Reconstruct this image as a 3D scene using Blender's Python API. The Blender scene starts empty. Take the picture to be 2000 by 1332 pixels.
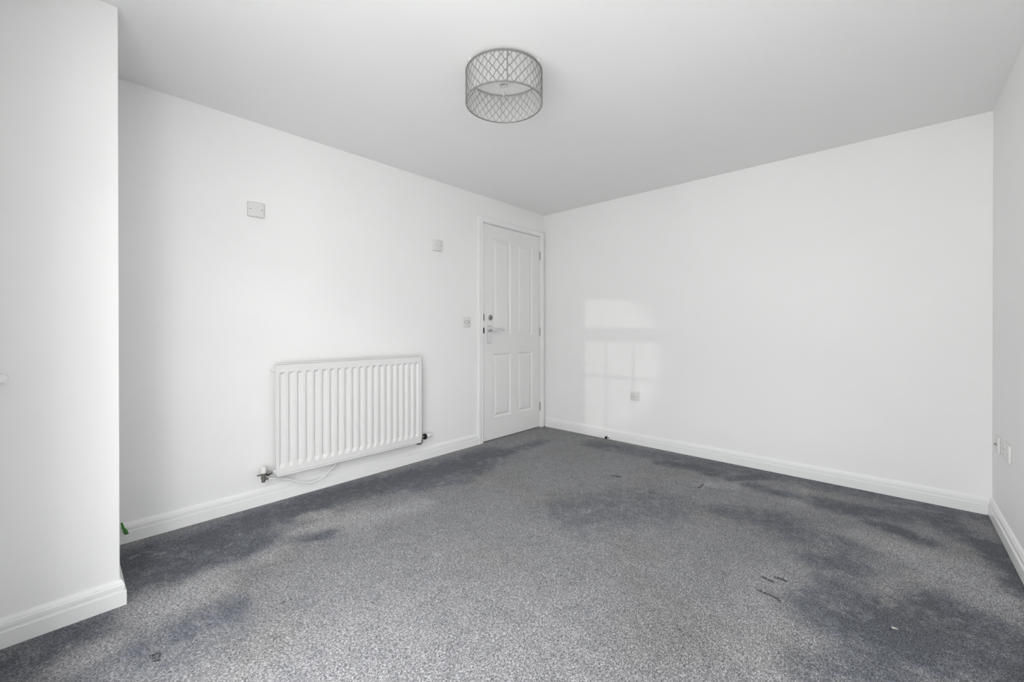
import bpy, bmesh, math, random
from math import pi, sin, cos, tan, sqrt, exp
from mathutils import Vector, Matrix

S = bpy.context.scene
COL = S.collection
H = 2.30            # ceiling height
W = 3.235           # width of the back wall
RY = -3.75          # rear (window) wall plane
PX, PY = 0.622, -3.437   # projecting nib on the left of the window

# ------------------------------------------------------------ camera
cam_d = bpy.data.cameras.new('camera')
cam = bpy.data.objects.new('camera', cam_d); COL.objects.link(cam)
cam_d.sensor_fit = 'HORIZONTAL'; cam_d.sensor_width = 36.0
cam_d.lens = 36.0 * 812.03 / 2000.0
cam_d.shift_y = -21.65 / 2000.0
cam_d.clip_start = 0.02
yaw, pitch, roll = -0.7428, -0.0030, -0.0006
fw = Vector((sin(yaw) * cos(pitch), cos(yaw) * cos(pitch), sin(pitch)))
r0 = Vector((cos(yaw), -sin(yaw), 0)); u0 = r0.cross(fw)
rt = r0 * cos(roll) + u0 * sin(roll); up = -r0 * sin(roll) + u0 * cos(roll)
M = Matrix.Identity(4)
for i in range(3):
    M[i][0], M[i][1], M[i][2] = rt[i], up[i], -fw[i]
M[0][3], M[1][3], M[2][3] = 2.8207, -3.5929, 1.0638
cam.matrix_world = M
S.camera = cam

# ------------------------------------------------------------ view, world, lights
S.view_settings.view_transform = 'Standard'
S.view_settings.look = 'None'
S.view_settings.gamma = 1.0
S.view_settings.use_curve_mapping = False
S.view_settings.exposure = 0.12

wd = bpy.data.worlds.new('sky'); S.world = wd; wd.use_nodes = True
bg = wd.node_tree.nodes['Background']
bg.inputs[0].default_value = (0.86, 0.93, 1.0, 1); bg.inputs[1].default_value = 0.3

WX0, WX1, WZ1 = 1.30, 3.18, 2.12      # glazed door opening in the front wall

def light(name, kind, loc, target, energy, color=(1, 1, 1), **kw):
    d = bpy.data.lights.new(name, kind); d.energy = energy; d.color = color
    for k, v in kw.items(): setattr(d, k, v)
    o = bpy.data.objects.new(name, d); COL.objects.link(o); o.location = loc
    o.rotation_euler = (Vector(target) - Vector(loc)).to_track_quat('-Z', 'Y').to_euler()
    return o
# daylight arriving through the window, and a weak glint thrown back off a neighbouring pane
# (sky ahead and above, with fill lamps added for left wall and far ceiling)
LIGHTS = [
 ('window_daylight', (2.24, RY - 0.30, 1.1), (2.24, 0, 1.1), (0.985, 0.99, 0.985), 1.9, 2.1),
 ('left_wall_fill', (4.0, RY - 1.1, 1.2), (0.0, -2.0, 1.2), (0.995, 1.0, 0.99), 2.2, 2.3),  # unseen lamp angled in to bring up the left wall
 ('left_side_daylight', (0.7, RY - 1.1, 1.2), (3.3, -1.8, 1.2), (0.995, 1.0, 0.99), 1.6, 2.2),
 ('paving_bounce', (2.2, RY - 1.1, 0.02), (2.2, RY + 0.3, 1.4), (1, 0.99, 0.97), 2.6, 1.4),
 ('ceiling_fill', (1.9, RY - 3.6, 0.02), (1.9, RY - 1.2, 2.2), (1, 1, 0.98), 4.5, 3.0),  # low unseen lamp added to lift the far ceiling
 ('sky_daylight', (2.6, RY - 1.2, 3.0), (2.0, RY + 0.9, 0.3), (0.97, 0.985, 1.0), 3.0, 1.2),
]
POWER = [41, 90, 62, 0, 42, 195]
for (ln, lloc, ltg, lcol, lx, ly), lw in zip(LIGHTS, POWER):
    if lw > 0: light(ln, 'AREA', lloc, ltg, lw, lcol, shape='RECTANGLE', size=lx, size_y=ly)
light('neighbour_glint', 'SPOT', (5.42, -23.0, 5.66), (0.62, 0.0, 0.74), 2000, (1, 0.99, 0.97), spot_size=math.radians(3.4), spot_blend=0.12, shadow_soft_size=0.10)

# ------------------------------------------------------------ materials
def newmat(name):
    m = bpy.data.materials.new(name); m.use_nodes = True
    nt = m.node_tree; nt.nodes.clear()
    out = nt.nodes.new('ShaderNodeOutputMaterial'); b = nt.nodes.new('ShaderNodeBsdfPrincipled')
    nt.links.new(b.outputs[0], out.inputs[0])
    return m, nt, b
def noise(nt, scale, detail=3, rough=0.5, vec=None, dist=0.0):
    n = nt.nodes.new('ShaderNodeTexNoise'); n.inputs['Scale'].default_value = scale
    n.inputs['Detail'].default_value = detail; n.inputs['Roughness'].default_value = rough
    n.inputs['Distortion'].default_value = dist
    if vec is not None: nt.links.new(vec, n.inputs['Vector'])
    return n
def ramp(nt, src, stops):
    r = nt.nodes.new('ShaderNodeValToRGB'); cr = r.color_ramp
    while len(cr.elements) < len(stops): cr.elements.new(0.5)
    for e, (p, c) in zip(cr.elements, stops):
        e.position = p; e.color = c if len(c) == 4 else (*c, 1)
    nt.links.new(src, r.inputs[0]); return r
def paint(name, col, rough=0.5, spec=0.4, var=0.012, bump=0.0, bscale=40, metal=0.0, nscale=1.3):
    m, nt, b = newmat(name)
    g = nt.nodes.new('ShaderNodeNewGeometry')
    n = noise(nt, nscale, 4, 0.55, g.outputs['Position'])
    lo = tuple(max(0, c * (1 - var)) for c in col); hi = tuple(min(1, c * (1 + var)) for c in col)
    r = ramp(nt, n.outputs[0], [(0.3, lo), (0.7, hi)])
    nt.links.new(r.outputs[0], b.inputs['Base Color'])
    b.inputs['Roughness'].default_value = rough; b.inputs['Metallic'].default_value = metal
    b.inputs['Specular IOR Level'].default_value = spec
    if bump:
        n2 = noise(nt, bscale, 4, 0.6, g.outputs['Position'])
        bp = nt.nodes.new('ShaderNodeBump'); bp.inputs['Strength'].default_value = bump; bp.inputs['Distance'].default_value = 0.004
        nt.links.new(n2.outputs[0], bp.inputs['Height']); nt.links.new(bp.outputs[0], b.inputs['Normal'])
    return m
M_wall = paint('matt_white_wall_paint', (0.92, 0.92, 0.912), 0.5, 0.4, 0.016, 0.25, 7)
M_ceil = paint("ceiling_paint", (0.93, 0.93, 0.92), 0.8, 0.2, 0.010, 0.10, 14)
M_gloss = paint('white_gloss_woodwork', (0.90, 0.90, 0.895), 0.28, 0.5, 0.008, 0.05, 30)
M_door = paint('white_door_paint', (0.86, 0.86, 0.85), 0.42, 0.45, 0.012, 0.08, 60)
M_rad = paint('white_radiator_enamel', (0.80, 0.80, 0.79), 0.3, 0.5, 0.006)
M_plastic = paint('white_plastic', (0.78, 0.78, 0.765), 0.35, 0.5, 0.005)
M_pvc = paint('white_window_frame_plastic', (0.88, 0.88, 0.88), 0.3, 0.5, 0.005)
M_chrome = paint('polished_chrome', (0.72, 0.72, 0.73), 0.18, 0.5, 0.02, metal=1.0)
M_nickel = paint('dull_nickel_fitting', (0.36, 0.34, 0.31), 0.34, 0.5, 0.15, metal=1.0, nscale=90)
M_satin = paint('satin_steel_shade_frame', (0.34, 0.33, 0.32), 0.42, 0.5, 0.04, metal=0.85)
M_lattice = paint('grey_metal_lattice', (0.25, 0.25, 0.25), 0.5, 0.5, 0.05, metal=0.5)
M_lattice_shadow = paint('pale_grey_lattice_shadow', (0.36, 0.36, 0.35), 0.6, 0.3, 0.05)
M_black = paint('black_rubber', (0.012, 0.012, 0.012), 0.5, 0.3, 0.05)
M_dark = paint('dark_screw_hole', (0.03, 0.03, 0.03), 0.5, 0.3, 0.05)
M_green = paint('green_leaf_strip', (0.075, 0.22, 0.055), 0.5, 0.3, 0.3, nscale=60)
M_crumb = paint('dried_pale_debris', (0.48, 0.47, 0.43), 0.9, 0.2, 0.15, nscale=120)
M_brass = paint('hinge_steel', (0.40, 0.39, 0.37), 0.3, 0.5, 0.1, metal=1.0, nscale=150)

def glass_mat():
    m = bpy.data.materials.new('window_glass'); m.use_nodes = True; nt = m.node_tree; nt.nodes.clear()
    out = nt.nodes.new('ShaderNodeOutputMaterial'); mx = nt.nodes.new('ShaderNodeMixShader')
    t = nt.nodes.new('ShaderNodeBsdfTransparent'); g = nt.nodes.new('ShaderNodeBsdfGlossy'); g.inputs['Roughness'].default_value = 0.02
    mx.inputs[0].default_value = 0.05
    nt.links.new(t.outputs[0], mx.inputs[1]); nt.links.new(g.outputs[0], mx.inputs[2])
    nt.links.new(mx.outputs[0], out.inputs[0]); return m
M_glass = glass_mat()
def film_mat():
    m = bpy.data.materials.new('translucent_shade_film'); m.use_nodes = True; nt = m.node_tree; nt.nodes.clear()
    out = nt.nodes.new('ShaderNodeOutputMaterial')
    d = nt.nodes.new('ShaderNodeBsdfDiffuse'); d.inputs[0].default_value = (0.80, 0.80, 0.78, 1)
    tl = nt.nodes.new('ShaderNodeBsdfTranslucent'); tl.inputs[0].default_value = (0.80, 0.80, 0.78, 1)
    tr = nt.nodes.new('ShaderNodeBsdfTransparent')
    a = nt.nodes.new('ShaderNodeMixShader'); a.inputs[0].default_value = 0.5
    b = nt.nodes.new('ShaderNodeMixShader'); b.inputs[0].default_value = 0.30
    nt.links.new(d.outputs[0], a.inputs[1]); nt.links.new(tl.outputs[0], a.inputs[2])
    nt.links.new(a.outputs[0], b.inputs[1]); nt.links.new(tr.outputs[0], b.inputs[2])
    nt.links.new(b.outputs[0], out.inputs[0]); return m
M_film = film_mat()

STROKES=[
 (1,0.13,[(0.27, -3.32), (0.29, -3.1), (0.23, -2.86), (0.2, -2.58), (0.23, -2.26), (0.29, -1.92), (0.3, -1.45), (0.29, -1.1)]),
 (0.8,0.1,[(0.5, -3.27), (0.53, -3.11), (0.49, -2.93)]),
 (0.9,0.05,[(0.6, -2.76), (0.65, -2.67)]),
 (0.6,0.07,[(0.53, -2.99), (0.56, -2.86)]),
 (0.8,0.06,[(0.2, -1.86), (0.34, -1.73), (0.37, -1.51)]),
 (0.6,0.07,[(0.47, -1.95), (0.56, -1.67), (0.48, -1.29)]),
 (0.35,0.07,[(0.92, -3.25), (0.96, -3.17)]),
 (0.15,0.09,[(1.02, -3.35), (1.01, -3.21)]),
 (0.5,0.1,[(0.79, -3.72), (0.76, -3.64), (0.73, -3.54)]),
 (0.2,0.12,[(1.0, -3.56), (1.01, -3.45), (1.15, -3.24)]),
 (0.15,0.05,[(1.0, -3.38), (0.97, -3.32), (1.01, -3.21)]),
 (0.9,0.06,[(1.48, -0.37), (1.64, -0.31), (1.78, -0.3)]),
 (0.9,0.05,[(1.83, -0.37), (1.86, -0.3)]),
 (0.9,0.045,[(1.97, -0.38), (2.13, -0.19)]),
 (0.5,0.1,[(0.79, -0.27), (1.43, -0.19), (2.14, -0.08), (2.71, -0.07), (3.16, -0.07)]),
 (0.8,0.05,[(2.12, -0.42), (2.25, -0.46), (2.35, -0.43)]),
 (0.9,0.08,[(2.46, -0.44), (2.61, -0.47), (2.81, -0.38)]),
 (0.8,0.05,[(2.81, -0.59), (2.93, -0.67)]),
 (0.7,0.04,[(2.73, -0.58), (2.85, -0.63)]),
 (1,0.07,[(3.02, -0.32), (3.08, -0.45), (3.19, -0.53)]),
 (0.9,0.04,[(3.15, -0.59), (3.19, -0.76), (3.19, -0.99)]),
 (0.6,0.05,[(2.9, -0.26), (3.02, -0.23)]),
 (0.6,0.07,[(2.57, -1.24), (2.68, -1.2)]),
 (0.5,0.05,[(2.61, -1.4), (2.69, -1.34)]),
 (0.55,0.1,[(2.12, -0.97), (2.36, -0.88)]),
 (0.4,0.1,[(2.4, -1.04), (2.63, -1.01)]),
 (0.85,0.12,[(2.62, -1.68), (2.69, -1.67), (2.79, -1.62)]),
 (0.8,0.13,[(2.7, -1.53), (2.87, -1.6)]),
 (0.9,0.12,[(3.0, -1.4), (3.09, -1.45), (3.13, -1.59)]),
 (0.7,0.09,[(2.64, -2.01), (2.77, -1.89)]),
 (0.5,0.1,[(2.9, -1.26), (3.04, -1.26)]),
 (0.5,0.06,[(0.38, -0.51), (0.37, -0.92), (0.31, -1.18)]),
 (0.35,0.2,[(1.48, -1.56), (1.74, -1.12)]),
 (-0.9,0.05,[(0.37, -2.64), (0.41, -2.57)]),
 (-0.8,0.06,[(0.63, -2.93), (0.56, -2.82), (0.55, -2.66), (0.56, -2.44)]),
 (-0.8,0.09,[(0.73, -3.34), (0.75, -3.28), (0.74, -3.22)]),
 (-0.6,0.06,[(0.62, -3.15), (0.63, -3.09)]),
 (-0.6,0.07,[(0.65, -2.48), (0.71, -2.12)]),
 (-0.6,0.06,[(0.89, -3.56), (0.87, -3.52)]),
 (-0.6,0.1,[(2.9, -0.88), (3.05, -0.89), (3.09, -1.17)]),
 (-0.5,0.07,[(2.73, -0.81), (2.85, -0.87)]),
 (-0.12,0.3,[(1.44, -3.06), (1.7, -2.85), (1.92, -2.61)]),  # slight paling painted in for window light on the near carpet
 (-0.4,0.15,[(2.61, -2.06), (2.54, -1.75), (2.58, -1.51)]),
 (-0.5,0.05,[(2.81, -1.3), (2.96, -1.02)]),
 (-0.5,0.05,[(2.02, -0.53), (1.88, -0.6)]),
 (-0.5,0.05,[(2.4, -0.57), (2.39, -0.31)]),
]
MARKS=[
 (0.0055,[(2.41, -1.558), (2.43, -1.565), (2.446, -1.569)]),
 (0.007,[(2.454, -1.523), (2.472, -1.521), (2.484, -1.525)]),
 (0.0045,[(2.416, -1.671), (2.447, -1.678), (2.47, -1.679), (2.483, -1.684), (2.493, -1.692)]),
 (0.003,[(1.702, -0.693), (1.722, -0.727), (1.769, -0.722), (1.806, -0.731), (1.828, -0.729)]),
 (0.003,[(1.84, -0.724), (1.862, -0.711)]),
 (0.005,[(1.862, -0.711), (1.866, -0.683), (1.863, -0.623)]),
 (0.0022,[(1.78, -0.609), (1.848, -0.586)]),
 (0.006,[(1.317, -0.894), (1.334, -0.894)]),
 (0.005,[(1.331, -0.867), (1.337, -0.855)]),
 (0.008,[(1.35, -0.879), (1.371, -0.888), (1.372, -0.859)]),
 (0.004,[(1.074, -3.009), (1.07, -3.004)]),
 (0.003,[(1.078, -2.98), (1.079, -2.975)]),
 (0.003,[(1.467, -2.829), (1.471, -2.825)]),
 (0.002,[(0.244, -3.208), (0.245, -3.142)]),
 (0.003,[(1.04, -3.396), (1.048, -3.371)]),
 (0.003,[(1.076, -3.394), (1.087, -3.376)]),
 (0.003,[(1.04, -3.387), (1.075, -3.39)]),
 (0.003,[(1.05, -3.373), (1.083, -3.377)]),
 (0.0025,[(2.97, -0.875), (2.984, -0.878)]),
]


def carpet_mat():
    m, nt, b = newmat('grey_flecked_pile_carpet')
    L = nt.links.new; N = nt.nodes.new
    g = N('ShaderNodeNewGeometry'); pos = g.outputs['Position']
    def math_(op, a, bb=None, clamp=False):
        n = N('ShaderNodeMath'); n.operation = op; n.use_clamp = clamp
        for i, v in enumerate((a, bb)):
            if v is None: continue
            if isinstance(v, (int, float)): n.inputs[i].default_value = v
            else: L(v, n.inputs[i])
        return n.outputs[0]
    # pile brushed one way or the other: broad patches of wear
    at = N('ShaderNodeAttribute'); at.attribute_name = 'pile'
    n1 = noise(nt, 6.0, 6, 0.66, pos, 0.9); n2 = noise(nt, 22, 5, 0.65, pos, 0.5)
    sw = math_('ADD', math_('MULTIPLY', math_('SUBTRACT', n1.outputs[0], 0.5), 2.2), math_('MULTIPLY', math_('SUBTRACT', n2.outputs[0], 0.5), 2.6))
    att = math_('SUBTRACT', at.outputs['Fac'], 0.5)      # stored as 0.5 + s/4
    patch = math_('ADD', math_('MULTIPLY', att, 4.0), math_('MULTIPLY', sw, math_('ADD', math_('MULTIPLY', math_('ABSOLUTE', att), 4.2), 0.26)))
    broad = ramp(nt, math_('ADD', math_('MULTIPLY', patch, 0.5), 0.5, True),
                 [(0.10, (0.345, 0.343, 0.350)), (0.44, (0.262, 0.260, 0.268)), (0.56, (0.205, 0.206, 0.216)), (0.72, (0.140, 0.148, 0.170)), (1.0, (0.086, 0.093, 0.112))])
    # flecks: tufts of light and dark yarn
    mp = N('ShaderNodeMapping'); mp.inputs['Rotation'].default_value = (0, 0, 0.9); mp.inputs['Scale'].default_value = (1.0, 0.62, 1.0)
    L(pos, mp.inputs[0])
    f1 = noise(nt, 290, 3, 0.62, mp.outputs[0], 1.0); f2 = noise(nt, 100, 2, 0.5, pos)
    fl = math_('ADD', math_('MULTIPLY', f1.outputs[0], 0.82), math_('MULTIPLY', f2.outputs[0], 0.18))
    fr = ramp(nt, fl, [(0.36, (0.14, 0.14, 0.145)), (0.46, (0.60, 0.60, 0.61)), (0.53, (1.05, 1.05, 1.05)), (0.63, (2.1, 2.1, 2.15))])
    mul = N('ShaderNodeMix'); mul.data_type = 'RGBA'; mul.blend_type = 'MULTIPLY'; mul.inputs[0].default_value = 1.0; mul.clamp_result = False
    L(broad.outputs[0], mul.inputs[6]); L(fr.outputs[0], mul.inputs[7])
    # faint brownish traffic soiling
    n3 = noise(nt, 1.7, 3, 0.5, pos)
    soil = ramp(nt, n3.outputs[0], [(0.50, (1, 1, 1)), (0.72, (0.93, 0.91, 0.86))])
    mul2 = N('ShaderNodeMix'); mul2.data_type = 'RGBA'; mul2.blend_type = 'MULTIPLY'; mul2.inputs[0].default_value = 1.0
    L(mul.outputs[2], mul2.inputs[6]); L(soil.outputs[0], mul2.inputs[7])
    # small cuts and pulled tufts
    n4 = noise(nt, 160, 2, 0.6, pos)
    off = N('ShaderNodeVectorMath'); off.operation = 'MULTIPLY_ADD'
    L(n4.outputs['Color'], off.inputs[0]); off.inputs[1].default_value = (0.022, 0.022, 0); off.inputs[2].default_value = (-0.011, -0.011, 0)
    p2 = N('ShaderNodeVectorMath'); p2.operation = 'ADD'; L(pos, p2.inputs[0]); L(off.outputs[0], p2.inputs[1])
    best = None
    for r, pts in MARKS:
        for (ax, ay), (bx, by) in zip(pts, pts[1:]):
            dx, dy = bx - ax, by - ay; ll = dx * dx + dy * dy
            s = N('ShaderNodeVectorMath'); s.operation = 'SUBTRACT'; L(p2.outputs[0], s.inputs[0]); s.inputs[1].default_value = (ax, ay, 0)
            d = N('ShaderNodeVectorMath'); d.operation = 'DOT_PRODUCT'; L(s.outputs[0], d.inputs[0]); d.inputs[1].default_value = (dx / ll, dy / ll, 0)
            t = math_('MULTIPLY', d.outputs['Value'], 1.0, True)
            q = N('ShaderNodeVectorMath'); q.operation = 'SCALE'; q.inputs[0].default_value = (dx, dy, 0); L(t, q.inputs['Scale'])
            e = N('ShaderNodeVectorMath'); e.operation = 'DISTANCE'; L(s.outputs[0], e.inputs[0]); L(q.outputs[0], e.inputs[1])
            v = math_('DIVIDE', e.outputs['Value'], r)
            best = v if best is None else math_('MINIMUM', best, v)
    mk = math_('MULTIPLY', math_('MULTIPLY', math_('SUBTRACT', 1.9, best), 1.0), math_('MULTIPLY', math_('SUBTRACT', n4.outputs[0], 0.38), 7.0, True), True)
    mx = N('ShaderNodeMix'); mx.data_type = 'RGBA'; L(mk, mx.inputs[0]); L(mul2.outputs[2], mx.inputs[6]); mx.inputs[7].default_value = (0.018, 0.017, 0.015, 1)
    L(mx.outputs[2], b.inputs['Base Color'])
    b.inputs['Roughness'].default_value = 0.95; b.inputs['Specular IOR Level'].default_value = 0.1
    b.inputs['Sheen Weight'].default_value = 0.15; b.inputs['Sheen Roughness'].default_value = 0.5
    bp = N('ShaderNodeBump'); bp.inputs['Strength'].default_value = 0.7; bp.inputs['Distance'].default_value = 0.004
    L(fl, bp.inputs['Height']); L(bp.outputs[0], b.inputs['Normal'])
    return m
M_carpet = carpet_mat()

# ------------------------------------------------------------ builders
class MB:
    def __init__(s): s.bm = bmesh.new()
    def box(s, a, b, bevel=0.0, seg=2):
        x0, x1 = sorted((a[0], b[0])); y0, y1 = sorted((a[1], b[1])); z0, z1 = sorted((a[2], b[2]))
        r = bmesh.ops.create_cube(s.bm, size=1.0); vs = r['verts']
        for v in vs:
            v.co = Vector((x0 + (v.co.x + .5) * (x1 - x0), y0 + (v.co.y + .5) * (y1 - y0), z0 + (v.co.z + .5) * (z1 - z0)))
        if bevel:
            es = list({e for v in vs for e in v.link_edges})
            bmesh.ops.bevel(s.bm, geom=es, offset=bevel, segments=seg, profile=0.5, affect='EDGES')
        return s
    def quad(s, *p):
        s.bm.faces.new([s.bm.verts.new(q) for q in p]); return s
    def extrude(s, prof, axis_pts, closed=True, caps=True):
        """prof: list of functions/points; axis_pts: list of frames (origin, u, v)"""
        rings = []
        for o, u, v in axis_pts:
            o, u, v = Vector(o), Vector(u), Vector(v)
            rings.append([s.bm.verts.new(o + u * p[0] + v * p[1]) for p in prof])
        n = len(prof)
        for A, B in zip(rings, rings[1:]):
            for i in range(n if closed else n - 1):
                j = (i + 1) % n
                s.bm.faces.new((A[i], A[j], B[j], B[i]))
        if caps and closed:
            s.bm.faces.new(list(reversed(rings[0]))); s.bm.faces.new(rings[-1])
        return s
    def tube(s, pts, r, n=10, closed=False, caps=True):
        pts = [Vector(p) for p in pts]; m = len(pts); rs = r if isinstance(r, (list, tuple)) else [r] * m
        rings = []; prev = None
        for i, p in enumerate(pts):
            if closed: t = pts[(i + 1) % m] - pts[i - 1]
            else: t = pts[min(i + 1, m - 1)] - pts[max(i - 1, 0)]
            t.normalize()
            if prev is None:
                a = Vector((0, 0, 1)) if abs(t.z) < 0.9 else Vector((1, 0, 0)); u = t.cross(a).normalized()
            else: u = (prev - t * prev.dot(t)).normalized()
            prev = u; v = t.cross(u)
            rings.append([s.bm.verts.new(p + (u * cos(2 * pi * k / n) + v * sin(2 * pi * k / n)) * rs[i]) for k in range(n)])
        prs = list(zip(rings, rings[1:])) + ([(rings[-1], rings[0])] if closed else [])
        for A, B in prs:
            for k in range(n):
                s.bm.faces.new((A[k], A[(k + 1) % n], B[(k + 1) % n], B[k]))
        if caps and not closed:
            s.bm.faces.new(list(reversed(rings[0]))); s.bm.faces.new(rings[-1])
        return s
    def lathe(s, prof, o, axis, n=24):
        """prof: (radius, distance along axis); end radii of 0 close it"""
        o, w = Vector(o), Vector(axis).normalized()
        a = Vector((0, 0, 1)) if abs(w.z) < 0.9 else Vector((1, 0, 0)); u = w.cross(a).normalized(); v = w.cross(u)
        rings = []
        for r, h in prof:
            if r < 1e-6: rings.append([s.bm.verts.new(o + w * h)])
            else: rings.append([s.bm.verts.new(o + w * h + (u * cos(2 * pi * k / n) + v * sin(2 * pi * k / n)) * r) for k in range(n)])
        for A, B in zip(rings, rings[1:]):
            for k in range(n):
                j = (k + 1) % n
                f = [A[k % len(A)], A[j % len(A)], B[j % len(B)], B[k % len(B)]]
                g = []
                for q in f:
                    if q not in g: g.append(q)
                if len(g) > 2: s.bm.faces.new(g)
        return s
def wpos(o):
    t = Vector(o.location); p = o.parent
    while p is not None: t += Vector(p.location); p = p.parent
    return t
def part(mb, name, mat, parent, smooth=False, label=None):
    """mesh given in world coordinates, linked as a child of parent"""
    bmesh.ops.recalc_face_normals(mb.bm, faces=mb.bm.faces)
    bmesh.ops.translate(mb.bm, verts=mb.bm.verts, vec=-wpos(parent))
    me = bpy.data.meshes.new(name); mb.bm.to_mesh(me); mb.bm.free(); me.materials.append(mat)
    o = bpy.data.objects.new(name, me); COL.objects.link(o); o.parent = parent
    if smooth:
        for p in me.polygons: p.use_smooth = True
        me.set_sharp_from_angle(angle=math.radians(35))
    if label: o['label'] = label
    return o
def top(mb, name, mat, origin=(0, 0, 0), smooth=False, kind=None, label=None, cat=None, group=None):
    bmesh.ops.recalc_face_normals(mb.bm, faces=mb.bm.faces)
    bmesh.ops.translate(mb.bm, verts=mb.bm.verts, vec=-Vector(origin))
    me = bpy.data.meshes.new(name); mb.bm.to_mesh(me); mb.bm.free(); me.materials.append(mat)
    o = bpy.data.objects.new(name, me); COL.objects.link(o); o.location = origin
    if smooth:
        for p in me.polygons: p.use_smooth = True
        me.set_sharp_from_angle(angle=math.radians(35))
    return tag(o, label, cat, group, kind)
def tag(o, label=None, cat=None, group=None, kind=None):
    if label: o['label'] = label
    if cat: o['category'] = cat
    if group: o['group'] = group
    if kind: o['kind'] = kind
    return o
def thing(name, loc, label, cat, group=None, kind=None):
    o = bpy.data.objects.new(name, None); COL.objects.link(o); o.location = loc; o.empty_display_size = 0.05
    return tag(o, label, cat, group, kind)

# ------------------------------------------------------------ the room
T = 0.12
# floor: fine grid carrying the brushed-pile wear attribute
def seg_d(px, py, a, b):
    dx, dy = b[0] - a[0], b[1] - a[1]; ll = dx * dx + dy * dy or 1e-9
    t = max(0, min(1, ((px - a[0]) * dx + (py - a[1]) * dy) / ll))
    return sqrt((px - a[0] - t * dx) ** 2 + (py - a[1] - t * dy) ** 2)
nx, ny = 135, 158
fx0, fx1, fy0, fy1 = -0.12, W + 0.0, RY - 0.12, 0.0
me = bpy.data.meshes.new('floor'); vs = []; val = []
for j in range(ny + 1):
    for i in range(nx + 1):
        x = fx0 + (fx1 - fx0) * i / nx; y = fy0 + (fy1 - fy0) * j / ny
        vs.append((x, y, 0)); v = 0.0
        for s, r, pts in STROKES:
            d = min(seg_d(x, y, a, b) for a, b in zip(pts, pts[1:])) / r
            if d < 2.2:
                w = exp(-(d ** 3.0) * 0.55); k = s * w
                v = v + k * (1 - abs(v) * 0.6 if k * v > 0 else 1)
        val.append(0.5 + max(-1.2, min(1.2, v)) / 4)
fs = [(j * (nx + 1) + i, j * (nx + 1) + i + 1, (j + 1) * (nx + 1) + i + 1, (j + 1) * (nx + 1) + i) for j in range(ny) for i in range(nx)]
me.from_pydata(vs, [], fs)
at = me.attributes.new('pile', 'FLOAT', 'POINT'); at.data.foreach_set('value', val)
me.materials.append(M_carpet)
floor = bpy.data.objects.new('floor', me); COL.objects.link(floor)
tag(floor, 'worn grey flecked pile carpet with darker brushed patches', None, None, 'structure')

top(MB().box((-T, RY - T, H), (W + T, T, H + T)), 'ceiling', M_ceil, kind='structure', label='plain white painted ceiling')
# left wall with the doorway cut out
DY0, DY1, DZ = -0.955, -0.053, 2.078      # opening
wl = MB().box((-T, RY - T, 0), (0, DY0, H)).box((-T, DY1, 0), (0, 0, H)).box((-T, DY0, DZ), (0, DY1, H))
top(wl, 'wall_left', M_wall, kind='structure', label='white painted left wall with the radiator and the door')
top(MB().box((-T, 0, 0), (W + T, T, H)), 'wall_back', M_wall, kind='structure', label='white painted back wall with one socket')
top(MB().box((W, RY - T, 0), (W + T, 0, H)), 'wall_right', M_wall, kind='structure', label='white painted right wall seen at a slant')
top(MB().box((0, RY, 0), (PX, PY, H), 0.003, 2), 'wall_nib', M_wall, kind='structure', label='white wall projecting at the left edge of the room')
wf = MB().box((0, RY - T, 0), (WX0, RY, H)).box((WX1, RY - T, 0), (W, RY, H)).box((WX0, RY - T, WZ1), (WX1, RY, H))
top(wf, 'wall_front', M_wall, kind='structure', label='white painted wall around the glazed doors')

# glazed garden doors behind the camera: two leaves with transom lights and glazing bars
wn = thing('window_1', ((WX0 + WX1) / 2, RY - 0.10, 0), 'white framed glazed doors in the front wall', None, None, 'structure')
fr = MB(); fy, fd = RY - 0.10, 0.06
uw = (WX1 - WX0) / 2; TZ = 1.777
fr.box((WX0, fy, 0), (WX1, fy + fd, 0.05)).box((WX0, fy, WZ1 - 0.05), (WX1, fy + fd, WZ1))
for k in range(3):
    x = WX0 + uw * k; fr.box((max(WX0, x - .03), fy, .05), (min(WX1, x + .03), fy + fd, WZ1 - .05))
fr.box((WX0 + .03, fy, TZ - .05), (WX1 - .03, fy + fd, TZ + .05))
for k in range(2):
    xa = WX0 + uw * k
    for q in (1, 2, 3): fr.box((xa + uw * q / 4 - .008, fy + .024, .05), (xa + uw * q / 4 + .008, fy + .036, TZ - .05))
    fr.box((xa + .03, fy + .024, 1.43), (xa + uw - .03, fy + .036, 1.446))
part(fr, 'window_frame', M_pvc, wn)
for k in range(2):
    xa = WX0 + uw * k
    part(MB().box((xa + .03, fy + .028, .05), (xa + uw - .03, fy + .032, TZ - .05)), 'pane', M_glass, wn)
    part(MB().box((xa + .03, fy + .028, TZ + .05), (xa + uw - .03, fy + .032, WZ1 - .05)), 'pane', M_glass, wn)

# short rounded horn of white board fixed along the projecting wall; it shows at the left edge of the photo
prof = [(RY, .886), (-3.722, .886)] + [(-3.722 + .0135 * sin(a), .9005 - .0145 * cos(a)) for a in [pi * k / 8 for k in range(1, 8)]] + [(-3.722, .915), (RY, .915)]
wb = MB().extrude(prof, [((PX, 0, 0), (0, 1, 0), (0, 0, 1)), ((PX + .034, 0, 0), (0, 1, 0), (0, 0, 1))])
top(wb, 'trim_2', M_gloss, (PX, RY, .9), True, 'structure', 'short white rounded board end on the projecting wall at the left edge')

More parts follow.
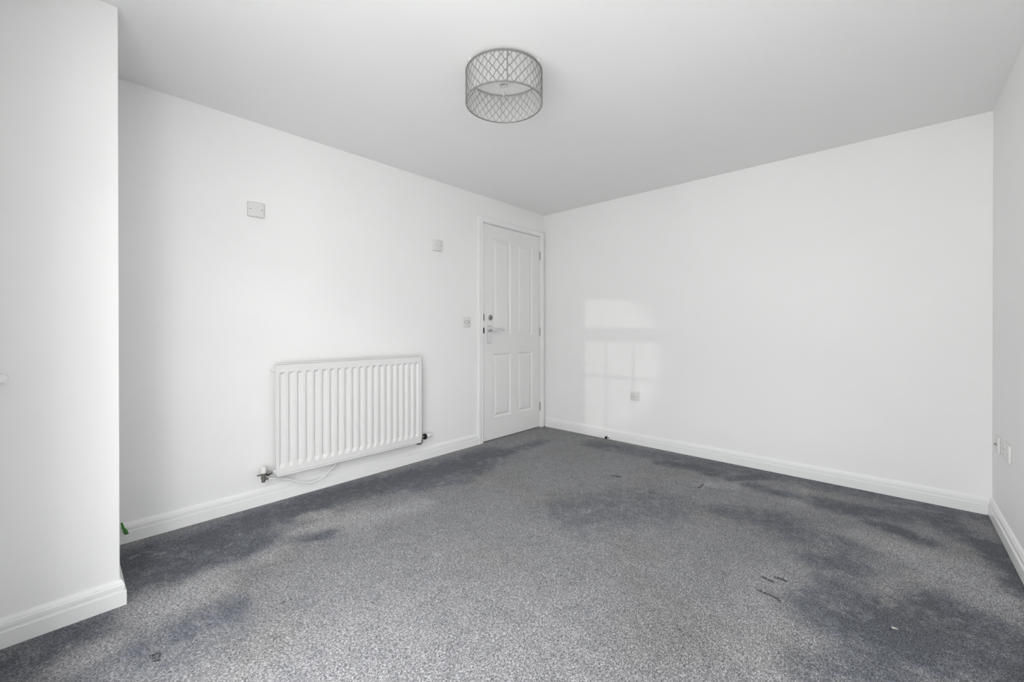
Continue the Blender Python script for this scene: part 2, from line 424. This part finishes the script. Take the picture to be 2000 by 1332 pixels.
# skirting boards: plain lower board, quirk, moulded top
SK = [(0, 0.0), (.018, 0.0), (.018, .0535), (.0168, .0560), (.0090, .0570), (.0090, .0605), (.0122, .0625), (.0128, .070), (.0122, .079), (.0100, .0825), (.0100, .0855), (.0085, .0885), (.0062, .094), (.004, .097), (0, .098)]
def skirt(name, path, label, z=0.0, ends=True):
    """path: list of (point, inward offset vector) with mitred joints"""
    mb = MB().extrude(SK, [((p[0], p[1], z), (n[0], n[1], 0), (0, 0, 1)) for p, n in path], True, ends)
    return top(mb, name, M_gloss, kind='structure', label=label)
skirt('baseboard_left', [((0, -0.988), (1, 0)), ((0, PY), (1, 1))], 'white moulded skirting under the radiator')
skirt('baseboard_nib', [((0, PY), (1, 1)), ((PX, PY), (1, 1)), ((PX, RY), (1, 1))], 'white moulded skirting round the projecting wall')
skirt('baseboard_back', [((0.012, 0), (1, -1)), ((W, 0), (-1, -1))], 'white moulded skirting along the back wall')
skirt('baseboard_right', [((W, 0), (-1, -1)), ((W, RY), (-1, 1))], 'white moulded skirting along the right wall with a dark gap below', z=0.006)
skirt('baseboard_front', [((1.29, RY), (0, 1)), ((PX, RY), (1, 1))], 'white moulded skirting beside the glazed doors')

# ------------------------------------------------------------ door
LY0, LY1, LZ0, LZ1 = -0.925, -0.083, 0.008, 2.050
door = thing('door_1', (0, (LY0 + LY1) / 2, 0), 'white four-panel door in the far left corner', None, None, 'structure')
pan = [(-0.778, -0.538, 1.005, 1.930), (-0.430, -0.200, 1.008, 1.926), (-0.790, -0.546, .215, .822), (-0.440, -0.210, .211, .820)]
lf = MB()
cols = [(LY0, -0.784), (-0.542, -0.435), (-0.205, LY1)]
pl = [(-0.784, -0.542), (-0.435, -0.205)]
D0 = -0.036
for a, b in cols: lf.box((D0, a, LZ0), (0, b, LZ1))
for a, b in pl:
    for z0, z1 in ((LZ0, .213), (.821, 1.006), (1.928, LZ1)): lf.box((D0, a, z0), (0, b, z1))
for a, b in pl:
    for z0, z1 in ((.213, .821), (1.006, 1.928)):
        ins = [(0, 0), (.003, -.005), (.010, -.0115), (.015, -.0115), (.040, -.0015), (.043, -.0015)]
        rings = [[lf.bm.verts.new(q) for q in ((d, a + i, z0 + i), (d, b - i, z0 + i), (d, b - i, z1 - i), (d, a + i, z1 - i))] for i, d in ins]
        for A, B in zip(rings, rings[1:]):
            for k in range(4): lf.bm.faces.new((A[k], A[(k + 1) % 4], B[(k + 1) % 4], B[k]))
        lf.bm.faces.new(rings[-1])
part(lf, 'door_leaf', M_door, door)
# lever handle on a long plate
HY = -0.843
hp = part(MB().box((0, HY - .024, .925), (.009, HY + .024, 1.095), .003, 2), 'handle_plate', M_chrome, door, True, 'chrome lever back plate')
lv = MB().lathe([(.0, 0), (.013, 0), (.0125, .02), (.0095, .026), (.0095, .05), (0, .05)], (.008, HY, 1.048), (1, 0, 0), 20)
lp = [(.050, HY - .006, 1.048), (.053, HY + .015, 1.047), (.054, HY + .04, 1.046), (.053, HY + .065, 1.051), (.052, HY + .09, 1.058), (.051, HY + .115, 1.060), (.049, HY + .138, 1.056), (.047, HY + .156, 1.048), (.046, HY + .163, 1.043)]
lv.tube(lp, [.0115, .012, .011, .0105, .010, .0095, .0088, .0072, .004], 12)
part(lv, 'lever', M_chrome, hp, True)
part(MB().lathe([(0, 0), (.0028, 0), (.0028, .0015), (0, .0018)], (.009, HY - .012, 1.084), (1, 0, 0), 10).lathe([(0, 0), (.0028, 0), (.0028, .0015), (0, .0018)], (.009, HY + .012, 1.084), (1, 0, 0), 10).lathe([(0, 0), (.0028, 0), (.0028, .0015), (0, .0018)], (.009, HY, .935), (1, 0, 0), 10), 'screw', M_dark, hp)
# cylinder lock
lk = MB().lathe([(0, 0), (.027, 0), (.027, .004), (.024, .008), (.015, .009), (.0145, .014), (0, .0145)], (0, -.824, 1.168), (1, 0, 0), 28)
lk = part(lk, 'lock_cylinder', M_nickel, door, True, 'dull metal round cylinder lock')
part(MB().box((.0143, -.8255, 1.160), (.0152, -.8225, 1.176)).box((.0143, -.836, 1.1665), (.0150, -.831, 1.1695)), 'keyhole', M_dark, lk)
part(MB().box((-.012, LY0 - .0035, 1.138), (.0065, LY0 + .020, 1.200), .001), 'lock_plate', M_nickel, door, False, 'grey metal bolt plate on the door edge')
part(MB().box((-.012, LY0 - .0035, 1.020), (.0065, LY0 + .017, 1.073), .001), 'latch', M_black, door, False, 'dark latch at the door edge')
for zc in (1.852, 1.032, .230):
    hg = MB()
    for q in range(5): hg.lathe([(0, 0), (.0050, 0), (.0050, .0150), (0, .0150)], (.006, LY1 + .003, zc - .045 + q * .018), (0, 0, 1), 12)
    h = part(hg, 'hinge', M_brass, door, True, 'metal butt hinge')
part(MB().lathe([(0, 0), (.004, 0), (.003, .0015), (0, .002)], (0, LY0 + .035, .035), (1, 0, 0), 12), 'screw', M_dark, door)

# door lining and architrave
ar = MB()
ar.box((-T, DY0, 0), (0.001, LY0 - .004, DZ)).box((-T, LY1 + .004, 0), (0.001, DY1, DZ)).box((-T, DY0, LZ1 + .004), (0.001, DY1, DZ))
ar.box((-.055, LY0 - .004, 0), (D0 - .002, LY0 + .010, LZ1)).box((-.055, LY1 - .010, 0), (D0 - .002, LY1 + .004, LZ1)).box((-.055, LY0, LZ1 - .010), (D0 - .002, LY1, LZ1 + .004))
AW = [(0, 0), (.014, 0), (.0175, .004), (.0175, .010), (.015, .014), (.015, .020), (.0185, .024), (.0205, .032), (.0205, .042), (.018, .050), (0, .050)]
AW = [(a, b * 0.058 / .05) for a, b in AW]
yi0, yi1, zi = LY0 - .007, LY1 + .006, LZ1 + .008
ar.extrude(AW, [((0, yi0, 0), (1, 0, 0), (0, -1, 0)), ((0, yi0, zi), (1, 0, 0), (0, -1, 0.76)), ((0, yi1, zi), (1, 0, 0), (0, 0.93, 0.76)), ((0, yi1, 0), (1, 0, 0), (0, .93, 0))])
top(ar, 'trim_1', M_gloss, kind='structure', label='white moulded architrave and lining round the door')

# ------------------------------------------------------------ radiator
RX, RY0, RY1, RZ0, RZ1 = .088, -2.713, -1.668, .185, .847
rad = thing('radiator', (0.05, (RY0 + RY1) / 2, RZ0), 'white ribbed panel radiator hung on the left wall', 'radiator')
nf = 20; m0, m1 = .019, .012; pitch_ = (RY1 - RY0 - m0 - m1) / nf
ys = [(RY0, 0), (RY0 + m0, 0)]
for k in range(nf):
    a = RY0 + m0 + pitch_ * k
    ys += [(a + .0055, 1), (a + .0055 + .0175, 1), (a + .0055 + .0175 + .0125, 0), (a + pitch_, 0)]
ys.append((RY1, 0))
zs = [(RZ0, 0), (RZ0 + .033, 0), (RZ0 + .058, 1), (RZ1 - .060, 1), (RZ1 - .046, 0), (RZ1, 0)]
rp = MB(); dep = .0145
grid = [[rp.bm.verts.new((RX - dep * a * b, y, z)) for y, a in ys] for z, b in zs]
for A, B in zip(grid, grid[1:]):
    for k in range(len(ys) - 1): rp.bm.faces.new((A[k], A[k + 1], B[k + 1], B[k]))
# back skin and edges
xb = RX - .018
rp.box((xb - .002, RY0, RZ0), (xb, RY1, RZ1))
rp.box((xb, RY0 - .001, RZ0), (RX, RY0, RZ1)).box((xb, RY1, RZ0), (RX, RY1 + .001, RZ1)).box((xb, RY0, RZ1 - .001), (RX, RY1, RZ1))
rp.box((RX - .010, RY0 + .01, RZ0 - .004), (RX - .005, RY1 - .01, RZ0)); rp.box((xb, RY0, RZ0 - .001), (RX, RY1, RZ0))
part(rp, 'front_panel', M_rad, rad)
part(MB().box((RX - .012, RY0 + .004, RZ0 - .014), (RX + .005, RY1 - .004, RZ0 - .0035), .002), 'bottom_seam', M_rad, rad)
part(MB().box((RX - .012, RY0 + .004, RZ1), (RX - .004, RY1 - .004, RZ1 + .005), .002), 'top_seam', M_rad, rad)
cv = MB(); pts = []
nc = 24
for k in range(nc):
    a = RY0 + .06 + (RY1 - RY0 - .12) * k / (nc - 1)
    cv.box((xb - .030, a - .006, RZ0 + .06), (xb - .002, a - .005, RZ1 - .05)).box((xb - .030, a + .005, RZ0 + .06), (xb - .002, a + .006, RZ1 - .05)).box((xb - .031, a - .006, RZ0 + .06), (xb - .030, a + .006, RZ1 - .05))
part(cv, 'convector_fins', M_rad, rad)
for yb in (RY0 + .16, RY1 - .16):
    part(MB().box((.0006, yb - .02, RZ0 + .05), (.003, yb + .02, RZ1 - .06)).box((.003, yb - .02, RZ0 + .08), (xb - .031, yb - .017, RZ0 + .12)).box((.003, yb - .02, RZ1 - .14), (xb - .031, yb - .017, RZ1 - .10)), 'wall_bracket', M_rad, rad)
part(MB().lathe([(0, 0), (.010, 0), (.010, .012), (.006, .014), (.006, .018), (0, .018)], (.066, RY0, RZ1 - .035), (0, -1, 0), 14), 'bleed_plug', M_rad, rad, True)

# left (lockshield) valve
VY, VX = -2.775, .064
lvv = MB()
lvv.lathe([(0, 0), (.0105, 0), (.0105, .016), (.0135, .018), (.0135, .034), (.010, .036), (.010, .052), (0, .052)], (VX, VY, .153), (0, 0, 1), 12)
lvv.lathe([(0, 0), (.009, 0), (.009, .014), (.0145, .016), (.0145, .032), (.010, .034), (.010, .046), (0, .046)], (VX, VY, .200), (0, 1, 0), 6)
lvv.lathe([(0, 0), (.0055, 0), (.0055, .022), (0, .022)], (VX, VY - .010, .199), (0, -1, 0), 12)
lvv.lathe([(0, 0), (.0085, 0), (.0085, .008), (.0060, .009), (.0060, .020), (0, .020)], (VX, VY + .006, .172), (0, 1, -.35), 10)
lvo = part(lvv, 'lockshield_valve', M_nickel, rad, True, 'dull metal valve at the left foot of the radiator')
part(MB().lathe([(0, 0), (.0165, 0), (.0168, .003), (.0152, .033), (.0135, .036), (0, .0365)], (VX, VY, .208), (0, 0, 1), 24), 'valve_cap', M_plastic, lvo, True, 'white plastic cap')
part(MB().lathe([(0, 0), (.012, 0), (.012, .010), (0, .010)], (VX, RY0 - .0095, .200), (0, 1, 0), 16), 'end_plug', M_plastic, lvo, True)
# right (thermostatic) valve, lying sideways
TY, TZ0 = -1.678, .2
tv = MB()
tv.lathe([(0, 0), (.009, 0), (.009, .010), (.0125, .012), (.0125, .026), (.011, .028), (.012, .050), (0, .050)], (VX, RY1, .203), (0, 1, 0), 18)
tv.tube([(VX, -1.652, .200), (VX, -1.652, .176), (VX, -1.653, .162), (VX - .004, -1.660, .154), (VX - .016, -1.668, .151), (VX - .045, -1.672, .150), (0.001, -1.673, .150)], .0085, 12)
tv.lathe([(0, 0), (.0125, 0), (.0125, .012), (0, .012)], (VX, -1.652, .176), (0, 0, 1), 6)
tvo = part(tv, 'thermostatic_valve', M_nickel, rad, True, 'metal valve at the right foot of the radiator')
tvo_r = MB().lathe([(.010, 0), (.021, 0), (.0225, .003), (.0225, .016), (.0205, .019), (.010, .019)], (VX, -1.630, .203), (0, 1, 0), 24)
part(tvo_r, 'collar', M_black, tvo, True, 'black plastic collar')
part(MB().lathe([(0, 0), (.019, 0), (.0185, .020), (.0165, .044), (.0125, .056), (.010, .058), (0, .058)], (VX, -1.611, .203), (0, 1, .04), 20), 'valve_head', M_plastic, tvo, True, 'white plastic valve head')

# loose white pipe looping from the left valve under the radiator
def smooth_path(p, n=8):
    p = [Vector(q) for q in p]; out = []
    for i in range(len(p) - 1):
        a, b, c, d = p[max(i - 1, 0)], p[i], p[i + 1], p[min(i + 2, len(p) - 1)]
        for k in range(n):
            t = k / n
            out.append(0.5 * ((2 * b) + (c - a) * t + (2 * a - 5 * b + 4 * c - d) * t * t + (-a + 3 * b - 3 * c + d) * t ** 3))
    out.append(p[-1]); return out
pp = smooth_path([(.063, -2.7445, .164), (.056, -2.70, .150), (.05, -2.641, .131), (.05, -2.551, .086), (.05, -2.487, .072), (.05, -2.422, .086), (.05, -2.371, .122), (.05, -2.336, .146), (.046, -2.318, .166), (.036, -2.310, .190), (.020, -2.308, .215)])
top(MB().tube(pp, .0052, 12), 'plastic_pipe', M_pvc, (.05, -2.5, .09), True, label='thin white plastic pipe looping below the radiator', cat='pipe')

# ------------------------------------------------------------ wall plates
def screw_parts(parent, pts, axis, r=.0028):
    for p in pts:
        part(MB().lathe([(0, 0), (r, 0), (r * .8, .0012), (0, .0014)], p, axis, 10), 'screw', M_dark, parent)
# large blank cover, top left of the radiator
by, bz = -2.797, 1.775
t = thing('blanking_plate', (0, by, bz), 'larger white blank cover plate high on the wall, above and left of the radiator', 'wall plate')
part(MB().box((0, by - .043, bz - .043), (.014, by + .043, bz + .043), .004, 3), 'back_box', M_plastic, t, True)
part(MB().box((.014, by - .043, bz - .043), (.021, by + .043, bz + .043), .0045, 3), 'cover', M_plastic, t, True)
screw_parts(t, [(.021, by - .030, bz), (.021, by + .030, bz)], (1, 0, 0))
sy_, sz = -1.460, 1.757
t = thing('blanking_plate', (0, sy_, sz), 'deeper white blank cover plate high on the left wall, nearest the door', 'wall plate')
part(MB().box((0, sy_ - .043, sz - .043), (.022, sy_ + .043, sz + .043), .003, 3), 'back_box', M_plastic, t, True)
part(MB().box((.022, sy_ - .043, sz - .043), (.030, sy_ + .043, sz + .043), .0045, 3), 'cover', M_plastic, t, True)
screw_parts(t, [(.030, sy_ - .030, sz), (.030, sy_ + .030, sz)], (1, 0, 0))
# light switch beside the door
wy, wz = -1.124, 1.123
t = thing('light_switch', (0, wy, wz), 'small square white switch on the left wall beside the door handle', 'switch')
part(MB().box((0, wy - .043, wz - .043), (.009, wy + .043, wz + .043), .003, 3), 'switch_plate', M_plastic, t, True)
fm = MB()
fm.box((.009, wy - .023, wz - .0155), (.0105, wy + .023, wz - .0135)).box((.009, wy - .023, wz + .0135), (.0105, wy + .023, wz + .0155)).box((.009, wy - .023, wz - .0135), (.0105, wy - .021, wz + .0135)).box((.009, wy + .021, wz - .0135), (.0105, wy + .023, wz + .0135))
part(fm, 'rocker_surround', M_satin, t)
part(MB().box((.009, wy - .009, wz - .013), (.015, wy + .009, wz + .013), .002), 'rocker', M_plastic, t, True)
screw_parts(t, [(.009, wy - .032, wz), (.009, wy + .032, wz)], (1, 0, 0), .0032)
# single socket on the back wall
ox, oz = 1.063, .443
t = thing('power_socket', (ox, 0, oz), 'single white power socket with a rocker switch on the back wall', 'socket')
part(MB().box((ox - .043, -.010, oz - .043), (ox + .043, 0, oz + .043), .003, 3), 'socket_plate', M_plastic, t, True)
ph = [(ox - .010, oz + .012, .0022, .004), (ox - .021, oz - .010, .0032, .0022), (ox + .001, oz - .010, .0032, .0022)]
for a, b, ww, hh in ph: part(MB().box((a - ww, -.0108, b - hh), (a + ww, -.0085, b + hh)), 'pin_hole', M_dark, t)
part(MB().box((ox + .018, -.014, oz + .004), (ox + .029, -.010, oz + .026), .0015), 'rocker', M_plastic, t, True)
screw_parts(t, [(ox - .033, -.010, oz), (ox + .033, -.010, oz)], (0, -1, 0))
# plates on the right wall
ay, az = -.208, .445
t = thing('aerial_socket', (W, ay, az), 'single white aerial socket on the right wall, nearest the corner', 'socket')
part(MB().box((W - .010, ay - .043, az - .043), (W, ay + .043, az + .043), .003, 3), 'socket_plate', M_plastic, t, True)
co = part(MB().lathe([(.0035, 0), (.0065, 0), (.0065, .007), (.0045, .007), (.0045, .002)], (W - .010, ay, az), (-1, 0, 0), 16), 'aerial_connector', M_nickel, t, True, 'metal aerial connector')
part(MB().lathe([(0, 0), (.0044, 0), (.0044, .0060), (0, .0060)], (W - .010, ay, az), (-1, 0, 0), 12), 'connector_core', M_dark, co)
screw_parts(t, [(W - .010, ay - .030, az), (W - .010, ay + .030, az)], (-1, 0, 0), .0018)
by, bz = -.452, .458
t = thing('power_socket', (W, by, bz), 'wide double white power socket on the right wall by the frame edge', 'socket')
part(MB().box((W - .010, by - .073, bz - .043), (W, by + .073, bz + .043), .003, 3), 'socket_plate', M_plastic, t, True)
for s in (-1, 1):
    c = by + s * .036
    for a, b, ww, hh in ((0, .006, .0022, .004), (-.011, -.016, .0032, .0022), (.011, -.016, .0032, .0022)):
        part(MB().box((W - .0108, c + a - ww, bz + b - hh), (W - .0085, c + a + ww, bz + b + hh)), 'pin_hole', M_plastic, t)
    part(MB().box((W - .0135, by + s * .008 - .005, bz + .010), (W - .010, by + s * .008 + .005, bz + .032), .0015), 'rocker', M_plastic, t, True)
screw_parts(t, [(W - .010, by - .060, bz), (W - .010, by + .060, bz)], (-1, 0, 0), .0018)

# door stop on the back skirting
t = thing('door_stop', (.797, -.018, .022), 'small round door stop with black tip on the back skirting', 'door stop')
part(MB().lathe([(0, 0), (.013, 0), (.013, .003), (.008, .006), (.0065, .030), (.0065, .036), (0, .036)], (.797, -.018, .022), (0, -1, 0), 18), 'stem', M_chrome, t, True)
part(MB().lathe([(0, 0), (.0115, 0), (.0125, .003), (.0125, .012), (.010, .015), (0, .015)], (.797, -.054, .022), (0, -1, 0), 18), 'rubber_tip', M_black, t, True, 'black rubber tip')

# green strip stuck behind the projecting wall
gp = [(.0165, -3.388, .108, .0035), (.020, -3.384, .094, .0045), (.022, -3.382, .080, .0055), (.0245, -3.3765, .070, .0070), (.026, -3.373, .058, .0080), (.026, -3.369, .047, .0075)]
gm = MB(); A = None
for k, (x, y, z, w) in enumerate(gp):
    up_ = [gm.bm.verts.new((x, y - w, z - w * .1)), gm.bm.verts.new((x + .002, y, z)), gm.bm.verts.new((x, y + w, z + w * .1))]
    dn = [gm.bm.verts.new((x - .001, y - w, z - w * .1)), gm.bm.verts.new((x + .001, y, z)), gm.bm.verts.new((x - .001, y + w, z + w * .1))]
    R_ = up_ + dn[::-1]
    if A:
        for i in range(6): gm.bm.faces.new((A[i], A[(i + 1) % 6], R_[(i + 1) % 6], R_[i]))
    else: gm.bm.faces.new(R_)
    A = R_
gm.bm.faces.new(A)
top(gm, 'green_strip', M_green, (.02, -3.38, .08), label='narrow green strip stuck to the left skirting behind the projecting wall', cat='strip')

# pale crumb of debris on the carpet
random.seed(4); cb = MB()
r = bmesh.ops.create_icosphere(cb.bm, subdivisions=2, radius=1.0)
for v in r['verts']:
    k = 1 + random.uniform(-.28, .28); v.co = Vector((2.824 + v.co.x * .0085 * k, -1.595 + v.co.y * .0055 * k, .0025 + v.co.z * .003 * k))
top(cb, 'debris_crumb', M_crumb, (2.824, -1.595, 0), label='small pale crumb of debris on the dark carpet patch', cat='crumb')

# ------------------------------------------------------------ ceiling light
LX, LYC, LZT, LZB, LR = 1.445, -2.150, 2.283, 2.138, .183
lt = thing('ceiling_light', (LX, LYC, H), 'round drum ceiling light with grey metal trellis shade', 'ceiling light')
def ring(z0, z1, r, th=.002):
    n = 96; mb = MB(); prof = [(r - th, z0), (r, z0), (r, z1), (r - th, z1)]
    rs = [[mb.bm.verts.new((LX + a * cos(2 * pi * k / n), LYC + a * sin(2 * pi * k / n), z)) for a, z in prof] for k in range(n)]
    for k in range(n):
        A, B = rs[k], rs[(k + 1) % n]
        for i in range(4): mb.bm.faces.new((A[i], A[(i + 1) % 4], B[(i + 1) % 4], B[i]))
    return mb
part(ring(LZT - .009, LZT, LR + .001, .003), 'top_ring', M_satin, lt, True)
part(ring(LZB, LZB + .006, LR + .001, .003), 'bottom_ring', M_satin, lt, True)
lin_ = MB(); na = 96; za, zb_ = LZB + .003, LZT - .003; rl = LR - .0035
cl = [[lin_.bm.verts.new((LX + rl * cos(2 * pi * k / na), LYC + rl * sin(2 * pi * k / na), z)) for k in range(na)] for z in (za, zb_)]
for k in range(na): lin_.bm.faces.new((cl[0][k], cl[0][(k + 1) % na], cl[1][(k + 1) % na], cl[1][k]))
part(lin_, 'shade_liner', M_film, lt, True, 'translucent white liner')
# trellis: two families of ogee curves crossing on the drum
NC = 30; zb, zt = LZB + .006, LZT - .008
rows = 2.85; lat = MB(); lat_shadow = MB()
def off(u):
    # zigzag with a small quatrefoil jog half way along each side; u in periods
    f = u % 1.0; s = 1 if f < .5 else -1
    q = f * 2 if f < .5 else (1 - f) * 2          # 0..1 along one side
    jog = 0.0
    if .36 < q < .64: jog = (.5 - q) * 1.0
    elif q <= .36: jog = (q / .36) * .14
    else: jog = -((1 - q) / .36) * .14
    return max(0, min(1, q + jog))
NZ = 46
for i in range(NC):
    for sgn in (1, -1):
        pts = []
        for k in range(NZ + 1):
            z = zb + (zt - zb) * k / NZ; u = rows * k / NZ
            th = 2 * pi / NC * (i + sgn * 0.5 * off(u)) + math.radians(3.4)
            pts.append((LX + (LR - .001) * cos(th), LYC + (LR - .001) * sin(th), z))
        lat.tube(pts, .0013, 4, False, False)
        q = (LR - .0052) / (LR - .001)
        lat_shadow.tube([(LX + (a - LX) * q, LYC + (b - LYC) * q, c) for a, b, c in pts], .0009, 4, False, False)  # added inner copy, draws the trellis shadow seen through the liner
part(lat, 'trellis', M_lattice, lt, True, 'grey metal trellis')
part(lat_shadow, 'trellis_shadow_lines', M_lattice_shadow, lt, True, 'added faint lines drawing the trellis shadow through the liner')
for ang in (-42.0, 138.0):
    a = math.radians(ang); c, s_ = cos(a), sin(a)
    st = MB().tube([(LX + LR * c, LYC + LR * s_, zb - .002), (LX + LR * c, LYC + LR * s_, zt + .002)], .0020, 6)
    part(st, 'seam_bar', M_satin, lt)
part(MB().lathe([(0, 0), (.045, 0), (.045, .008), (.038, .014), (.014, .016), (.014, .030), (0, .030)], (LX, LYC, H), (0, 0, -1), 32), 'ceiling_rose', M_plastic, lt, True)
lh = part(MB().lathe([(0, .028), (.017, .028), (.017, .05), (.021, .052), (.021, .062), (.0165, .064), (.0165, .071), (.0145, .071), (.0145, .058), (0, .058)], (LX, LYC, H), (0, 0, -1), 28), 'lamp_holder', M_plastic, lt, True, 'white plastic lamp holder')
part(MB().lathe([(.017, .060), (.028, .060), (.030, .064), (.028, .069), (.019, .070), (.017, .066), (.017, .060)], (LX, LYC, H), (0, 0, -1), 32), 'retaining_ring', M_plastic, lh, True)
part(MB().lathe([(0, .0585), (.0125, .0585), (.0125, .060), (0, .060)], (LX, LYC, H), (0, 0, -1), 16), 'contact_disc', M_satin, lh, True)
for k in range(3):
    a = math.radians(14 + 120 * k); cx_, cy_ = LX + (LR - .004) * cos(a), LYC + (LR - .004) * sin(a)
    part(MB().box((cx_ - .004, cy_ - .004, LZT - .006), (cx_ + .004, cy_ + .004, H)), 'ceiling_clip', M_plastic, lt)
